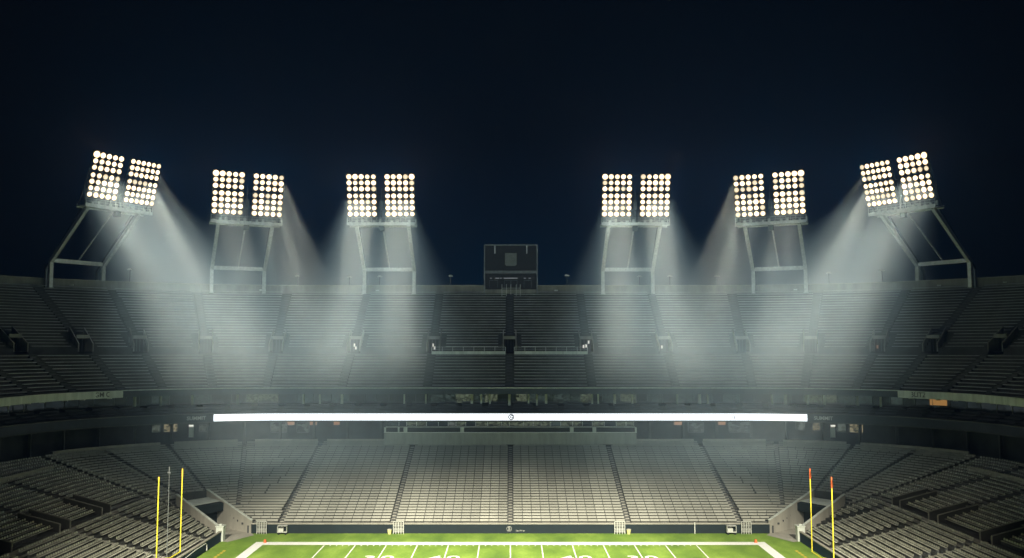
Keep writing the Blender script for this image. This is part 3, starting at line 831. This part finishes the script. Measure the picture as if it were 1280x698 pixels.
    m_ = MB(); m_.bar((-1.3, -15.4, 23.9), (1.3, -15.4, 23.9), .06); m_.bar((-1.2, -14.5, 20), (1.2, -14.5, 20), .08); m_.box(-.09, .09, -12.9, -12.7, 14, 22); m_.box(-.4,.4,-13.1,-12.9,17,19)
    m_.build('centre_post', M['steel_dk'], root, (sh,-fw,up))
    MASTS.append((root, bx, by, ang, up))
S6, C6 = .8, .6
mast(-89.5, 181.2, .83, -.557, 'outermost left floodlight mast, leaning steeply right with its two tilted banks', 5, 6, -1, 1.4, .8, .2)
mast(-60.4, 194.6, .4, -.917, 'second floodlight mast from the left, its banks turned slightly right', 5, 5, -1)
mast(-27.25, 197.3, .0, -1, 'inner left floodlight mast, facing straight ahead left of the scoreboard', 5, 5, 0)
mast(26.4, 197.3, .0, -1, 'inner right floodlight mast, facing straight ahead right of the scoreboard', 5, 5, 0)
mast(59.7, 194.8, -.4, -.917, 'second floodlight mast from the right, its banks turned slightly left', 5, 5, 1)
mast(89.5, 181.2, -.83, -.557, 'outermost right floodlight mast, leaning steeply left with its two tilted banks', 6, 5, 1, 1.2, .8, -.2)

# ------------------------------------------------------------------ scoreboard
sb_ = empty('scoreboard', (0.1, 197.3, 41)); tag(sb_, 'dark unlit scoreboard on the rim above the centre of the upper deck', 'scoreboard')
c = MB(); c.box(-5.8, 5.8, .2, .6, 5.4, 11.2); c.build('board_panel', M['black'], sb_)
c = MB(); c.box(-6.05, -5.8, 0, .7, -.2, 11.45); c.box(5.8, 6.05, 0, .7, -.2, 11.45); c.box(-5.8, 5.8, 0, .7, 11.2, 11.45); c.build('frame', mat('board_frame', (.22,.24,.25), .6), sb_)
c = MB(); c.poly([(-1.3,.12,9.5),(-1.3,.12,6.9),(-1.0,.12,6.6),(1.0,.12,6.6),(1.3,.12,6.9),(1.3,.12,9.5)]); c.build('square_panel', mat('grey_panel', (.22,.23,.22), .8, var=.15), sb_)
c = MB(); c.box(-5.79, 5.79, 0, .5, 4.9, 5.5); c.build('cross_beam', mat('board_beam', (.17,.18,.19), .6), sb_)
c = MB(); c.box(-5.79, 5.79, .4, .5, 1.3, 4.9); c.build('booth_wall', M['black'], sb_)
c = MB()
for x in (-3.6, 3.6): c.box(x-.12, x+.12, .1, .2, 9.4, 11.2)
c.build('bracket', M['steel'], sb_)
c = MB()
for x0, x1 in ((-4.7,-4.3), (-3.5,-2.6), (-2.4,-2.1), (-1.6,1.5), (2.9,3.4), (4.0,4.5)): c.box(x0, x1, .3, .39, 3.78, 3.9)
c.build('small_lamps', emit('booth_lamps', (.9,.97,1), .28), sb_)
for k, (x0, x1) in enumerate(((-4.8,-3.0), (-1.4,-.1), (.1,1.4), (3.0,4.6))):
    c = MB(); c.box(x0, x1, .33, .39, 1.7, 3.3); w = c.build('window', M['black'], sb_)
    c = MB(); c.box(x0-.06, x0, .28, .39, 1.7, 3.4); c.box(x1, x1+.06, .28, .39, 1.7, 3.4); c.box(x0, x1, .28, .39, 3.3, 3.4); c.build('window_frame', M['steel_dk'], w)
c = MB(); c.box(-5.79, 5.79, -.4, .4, .35, 1.25); c.build('ledge', M['conc'], sb_)
c = MB()
for x in (-2, -1, 0, 1.2, 2.1): c.box(x-.04, x+.04, -.45, -.41, -.4, 2.4)
c.box(-2, 2.1, -.45, -.41, 1.5, 1.56); c.build('ladder_rail', M['steel'], sb_)

# light poles behind the rim wall
LP = [(-66.53,45.9), (-46.01,45.3), (-36.51,45.1), (-29.64,45.2), (-13.56,45.3), (12.83,45.4), (29.28,45.2), (36.15,45.3), (45.19,45.3), (59.11,45.6), (65.48,45.7)]
names = ['far left, beyond the first mast', 'between the second and third masts from the left', 'just left of the inner left mast', 'behind the legs of the inner left mast', 'left of the scoreboard',
         'right of the scoreboard', 'behind the legs of the inner right mast', 'just right of the inner right mast', 'left of the second mast from the right', 'between the two outer right masts', 'beside the outermost right mast']
for (t, zt), nm in zip(LP, names):
    x, y = P(t, 60.9); o = empty('light_pole', (x, y, 41)); tag(o, f'slim unlit light pole on the rim, {nm}', 'light pole', 'light poles along the rim')
    c = MB(); c.tube((0,0,0), (0,0,zt-41), .10, 8); c.build('pole', M['steel_dk'], o)
    c = MB(); c.box(-.55, .55, -.25, .2, zt-41, zt-41+.18); c.box(-.3,.3,-.3,.25, zt-41+.18, zt-41+.34); c.build('lamp_head', M['steel'], o)
for t in (-73.5, -50.5, -30, 10.3, 55, 72.3, 80):   # small bulkhead lamps on the rim wall
    x, y = P(t, 60.05); c = MB(); c.box(x-.4, x+.4, y-.12, y+.02, 41.95, 42.25); c.build('wall_lamp', M['white'], upg)

# ------------------------------------------------------------------ field side objects
def goal(s):
    x = -38.15 if s < 0 else 34.85; root = empty('goal_post', (x, 100.4, 0)); tag(root, f'tall yellow goal post in front of the {"left" if s<0 else "right"} end stand', 'goal post', 'goal posts')
    zb = 5.45
    for y in (-3.45, 3.45):
        c = MB(); c.tube((0, y, zb), (0, y, 14.85 if y > 0 else 14.9), .062, 12); up = c.build('upright', M['yellow'], root)
        c = MB(); c.tube((0, y, 13.75 if (y > 0 or s > 0) else 14.6), (0, y, 14.93), .072, 12); c.build('upright_tip', M['orange'] if s > 0 else M['gold'], up)
        if s > 0:
            c = MB(); c.poly([(0,y-.1,14.7),(-.05,y-.42,14.55),(.02,y-.38,14.0),(0,y-.1,13.7)]); c.poly([(0,y-.1,13.7),(.02,y-.38,14.0),(-.05,y-.42,14.55),(0,y-.1,14.7)][::1]); c.build('wind_ribbon', M['orange'], up)
    c = MB(); c.tube((0, -3.5, zb), (0, 3.5, zb), .075, 12); c.build('crossbar', M['yellow'], root)
    c = MB(); c.tube((s*2.0, 0, 0), (s*2.0, 0, 2.6), .16, 12); 
    pv = None
    for k in range(9):
        a = math.pi/2*k/8; q = (s*2.0*(math.cos(a)), 0, 2.6 + (zb-2.6)*math.sin(a))
        if pv: c.tube(pv, q, .15, 12)
        pv = q
    c.build('gooseneck', M['yellow'], root)
goal(-1); goal(1)
c = empty('camera_pole', (-40.8, 106.8, 0)); tag(c, 'thin grey pole between the left goal post uprights', 'pole')
q = MB(); q.tube((0,0,0), (0,0,14.0), .06, 8, r2=.035); q.build('pole', M['steel_dk'], c)
q = MB(); q.box(-.2,.2,-.08,.08,14.0,14.12); q.box(-.05,.05,-.05,.05,14.12,14.8); q.build('pole_head', M['steel_dk'], c)
for s in (-1, 1):
    q = MB(); x = s*(EX+.1); y = FY+1.6
    q.box(-.15,.15,-.15,.15,.012,.46); q.box(-.22,.22,-.22,.22,.008,.10)
    tag(q.build('pylon', M['orange'], None, (x, y, 0)), f'small orange pylon on the {"left" if s<0 else "right"} corner of the white field border', 'pylon', 'corner pylons')
def gate(x, wd, label):
    o = empty('stair_gate', (x, 140.7, 0)); tag(o, label, 'gate', 'white stair gates in the field wall')
    c = MB()
    for k in range(3): c.box(-wd/2, wd/2, -.35+k*.12, -.25+k*.12, .25+k*.42, .55+k*.42)
    c.build('step_panel', M['gate'], o)
    c = MB()
    for k in range(5): xx = -wd/2 + wd*k/4; c.box(xx-.04, xx+.04, -.42, -.36, .0, 1.95)
    c.box(-wd/2, wd/2, -.42, -.36, 1.9, 1.98); c.box(-wd/2, wd/2, -.42, -.36, .62, .68); c.build('railing', M['steel'], o)
gate(-17.5, 1.6, 'white stair gate in the navy wall, left of the wall emblem'); gate(17.1, 1.6, 'white stair gate in the navy wall, right of the wall emblem')
gate(-38.9, 1.5, 'white stair gate at the left end of the navy wall, by the tunnel'); gate(36.9, 1.5, 'white stair gate at the right end of the navy wall, by the tunnel')
def cart(x, label):
    o = empty('equipment_cart', (x, 140.2, 0)); tag(o, label, 'cart', 'equipment carts at the field wall')
    c = MB(); c.box(-.75,.75,-.35,.35,.32,.42); c.box(-.75,-.68,-.35,.35,.42,1.35); c.box(.68,.75,-.35,.35,.42,1.35); c.box(-.75,.75,-.35,.35,1.3,1.36); c.box(-.6,.2,-.3,.3,.425,.95); c.build('body', M['steel'], o)
    for dx in (-.55,.55):
        c = MB(); c.tube((dx,-.4,.16),(dx,-.3,.16),.16,12); c.tube((dx,.3,.16),(dx,.4,.16),.16,12); c.build('wheel', M['dark'], o)
cart(-35.6, 'grey wheeled cart in front of the navy wall near the left tunnel'); cart(34.5, 'grey wheeled cart in front of the navy wall near the right tunnel')
def bin_(x, label):
    o = empty('bin', (x, 140.35, 0)); tag(o, label, 'bin', 'yellow bins beside the stair gates')
    c = MB(); c.tube((0,0,0),(0,0,.72),.26,14,r2=.36); c.build('body', mat('bin_yellow', (.55,.50,.22), .6), o)
    c = MB(); c.tube((0,0,.722),(0,0,.80),.38,14,r2=.30); c.build('lid', M['conc_lt'], o)
bin_(-18.9, 'pale yellow bin beside the left stair gate'); bin_(18.5, 'pale yellow bin beside the right stair gate')
q = MB(); q.tube((28.9,140.6,0),(28.9,140.6,1.75),.07,8); tag(q.build('marker_pole', M['white']), 'white pole standing against the right part of the navy wall', 'pole')
# wall emblem and small lettering
em_ = empty('wall_emblem', (0,140.84,0)); em_.parent = None; tag(em_, 'round pale emblem with small lettering on the middle of the navy wall', 'emblem')
q = MB()
for k in range(24):
    a0, a1 = 2*math.pi*k/24, 2*math.pi*(k+1)/24
    q.quad((.34*math.cos(a0),0,.34*math.sin(a0)), (.42*math.cos(a0),0,.42*math.sin(a0)), (.42*math.cos(a1),0,.42*math.sin(a1)), (.34*math.cos(a1),0,.34*math.sin(a1)))
q.build('ring', M['gate'], em_, (-.2, -.01, .72))
text('S', .8, 'letter', M['gate'], em_, (-.2, -.015, .72), (math.pi/2,0,0), bold=.04)
text('Fan Wear', .36, 'lettering', M['gate'], em_, (1.55, -.015, .42), (math.pi/2,0,0), bold=.01)
# pipe rail on the blue end wall
q = MB(); pts = [(-43.35,128.3,.15), (-43.35,128.3,1.0), (-43.35,127.8,1.25), (-43.35,124,1.25), (-43.35,118,.9)]
for a, b in zip(pts, pts[1:]): q.tube(a, b, .06, 8)
tag(q.build('pipe_rail', M['white']), 'white bent pipe rail on the navy end wall by the left tunnel', 'rail')

# ------------------------------------------------------------------ light
sc.world = bpy.data.worlds.new('World'); w = sc.world; w.use_nodes = True; nt = w.node_tree
nt.nodes['Background'].inputs['Color'].default_value = (.1,.25,.5,1); nt.nodes['Background'].inputs['Strength'].default_value = .004
SIG = .0006
vs = nt.nodes.new('ShaderNodeVolumeScatter'); vs.inputs['Color'].default_value = (.95,.98,.97,1); vs.inputs['Density'].default_value = SIG; vs.inputs['Anisotropy'].default_value = 0
nt.links.new(vs.outputs[0], nt.nodes['World Output'].inputs['Volume'])
air = bpy.data.collections.new('lights_for_air')      # the beams are drawn by the haze; the seats are lit by the wash lamps
air.children.link(place)
air.collection_children[0].light_linking.link_state = 'EXCLUDE'

def aim(o, tgt):
    d = Vector(tgt) - o.location; o.rotation_euler = d.to_track_quat('-Z', 'Y').to_euler()
def falloff(ld, kind):
    ld.use_nodes = True; n = ld.node_tree; em = n.nodes['Emission']; f = n.nodes.new('ShaderNodeLightFalloff'); f.inputs['Strength'].default_value = 1.0
    n.links.new(f.outputs[kind], em.inputs['Strength'])
lights = bpy.data.collections.new('lights'); sc.collection.children.link(lights)
def beam(loc, tgt, power, size, size_y, spread, col, fall=None):
    ld = bpy.data.lights.new('beam_lamp', 'AREA'); ld.shape = 'RECTANGLE'; ld.size = size; ld.size_y = size_y; ld.spread = R(spread); ld.energy = power; ld.color = col
    if fall: falloff(ld, fall)
    o = bpy.data.objects.new('beam_lamp', ld); lights.objects.link(o); o.location = loc; aim(o, tgt); o.visible_camera = False
    o.light_linking.receiver_collection = air
    return o
def spot(loc, tgt, power, angle, blend, col, air_too=False, radius=2.0, fall=None):
    ld = bpy.data.lights.new('flood_lamp', 'SPOT'); ld.spot_size = R(angle); ld.spot_blend = blend; ld.energy = power; ld.color = col; ld.shadow_soft_size = radius
    if fall: falloff(ld, fall)
    o = bpy.data.objects.new('flood_lamp', ld); lights.objects.link(o); o.location = loc; aim(o, tgt); o.visible_camera = False
    o.visible_volume_scatter = air_too
    return o
def halo(loc, power, col):  # unseen point lights, added only to make the air glow round the banks
    ld = bpy.data.lights.new('added_halo', 'POINT'); ld.energy = power; ld.color = col; ld.shadow_soft_size = .6
    o = bpy.data.objects.new('added_halo', ld); lights.objects.link(o); o.location = loc; o.light_linking.receiver_collection = air; o.visible_camera = False
    return o
BC = (.98, 1.0, .84); BO = (.68, .92, .97)
BP = 62000
# per mast: where the beam lands, its strength
TG = [(-54,171,22), (-43,171,24), (-28,174,20), (27.5,174,20), (43,171,24), (54,171,22)]
PW = [1.0, .50, .98, .98, .50, 1.0]
for n, ((root, bx, by, ang, up_), tg, pw) in enumerate(zip(MASTS, TG, PW)):
    Mw = Matrix.Translation((bx, by, 41.2+up_)) @ Matrix.Rotation(ang, 4, 'Z')
    inner = 1 if n < 3 else -1
    for side in (-1, 1):
        p = Mw @ Vector((side*4.0, -15.2, 18.0))
        q = Vector(tg) + (Mw @ Vector((side*5.5,0,0)) - Mw @ Vector((0,0,0)))
        beam(p, q, BP*pw*.58, 5.0, 5.0, 25, BC)
        beam(p, q, BP*pw*.88, 6.0, 6.0, 58, BO)
        h = Mw @ Vector((side*4.0, -17.5, 21.0)); halo(h, 4700, (.04,.40,1.0)); halo(Mw @ Vector((side*4.0, -15.0, 20.5)), 620, (1,.70,.42))
    if n not in (2, 3):
        # extra air-only lights added at the inner bank edge draw the narrow shafts
        p = Mw @ Vector((inner*7.0, -15.2, 21.8)); q = Vector(tg) + Vector((inner*(8 if n in (0,5) else 11), 0, 4)); beam(p, q, BP*.07, 1.6, 1.6, 15, BC)
        p = Mw @ Vector((inner*6.6, -15.2, 18.0)); q = Vector(tg) + Vector((inner*(3 if n in (0,5) else 6), 0, 2)); beam(p, q, BP*.075, 2.2, 2.2, 18, BC)
    for sd in ((-1,) if n in (0,1) else (1,) if n in (4,5) else (-1,1)):
        halo(Mw @ Vector((sd*6.9, -16.6, 25.2)), 260 if n in (1,4) else 520, (1,.56,.22))
    p = Mw @ Vector((0, -15.2, 19.0)); spot(p, (tg[0], 183, 28), 14000*pw, 46, 1.0, (.9,1,.93), radius=3)
# floods of the stand behind the photographer
FC = (1.0, .945, .76)
for x, tx, pw in ((0,0,.80), (-34,-27,.74), (34,27,.74)):
    spot((x, 12, 72), (tx, 106.6, 0), 3.15e6*pw, 30.5, 1.0, FC, radius=3)
for sx in (-1, 1):
    spot((-sx*20, 15, 62), (sx*45, 119, 1), 2.2e5, 18, 1.0, (1,.95,.78), radius=3)
spot((0, -10, 60), (0, 196, 38), 1.9e5, 56, 1.0, (.70,.90,1.0), radius=4)  # added weak fill to lift the upper deck, not one of the floods

# ------------------------------------------------------------------ camera and render
cd = bpy.data.cameras.new('camera'); cam = bpy.data.objects.new('camera', cd); sc.collection.objects.link(cam)
cd.sensor_width = 36; cd.lens = 36*1100/1280; cd.clip_end = 3000; cd.shift_x = 2/1280
cam.location = (0, 0, H); cam.rotation_euler = (math.pi/2 + TH, 0, 0)
sc.camera = cam
sc.view_settings.view_transform = 'Standard'; sc.view_settings.look = 'None'; sc.view_settings.exposure = 0
cy = sc.cycles
cy.use_denoising = True; cy.max_bounces = 4; cy.diffuse_bounces = 2; cy.glossy_bounces = 2; cy.volume_bounces = 0; cy.transparent_max_bounces = 4
cy.use_light_tree = True; cy.sample_clamp_indirect = 3
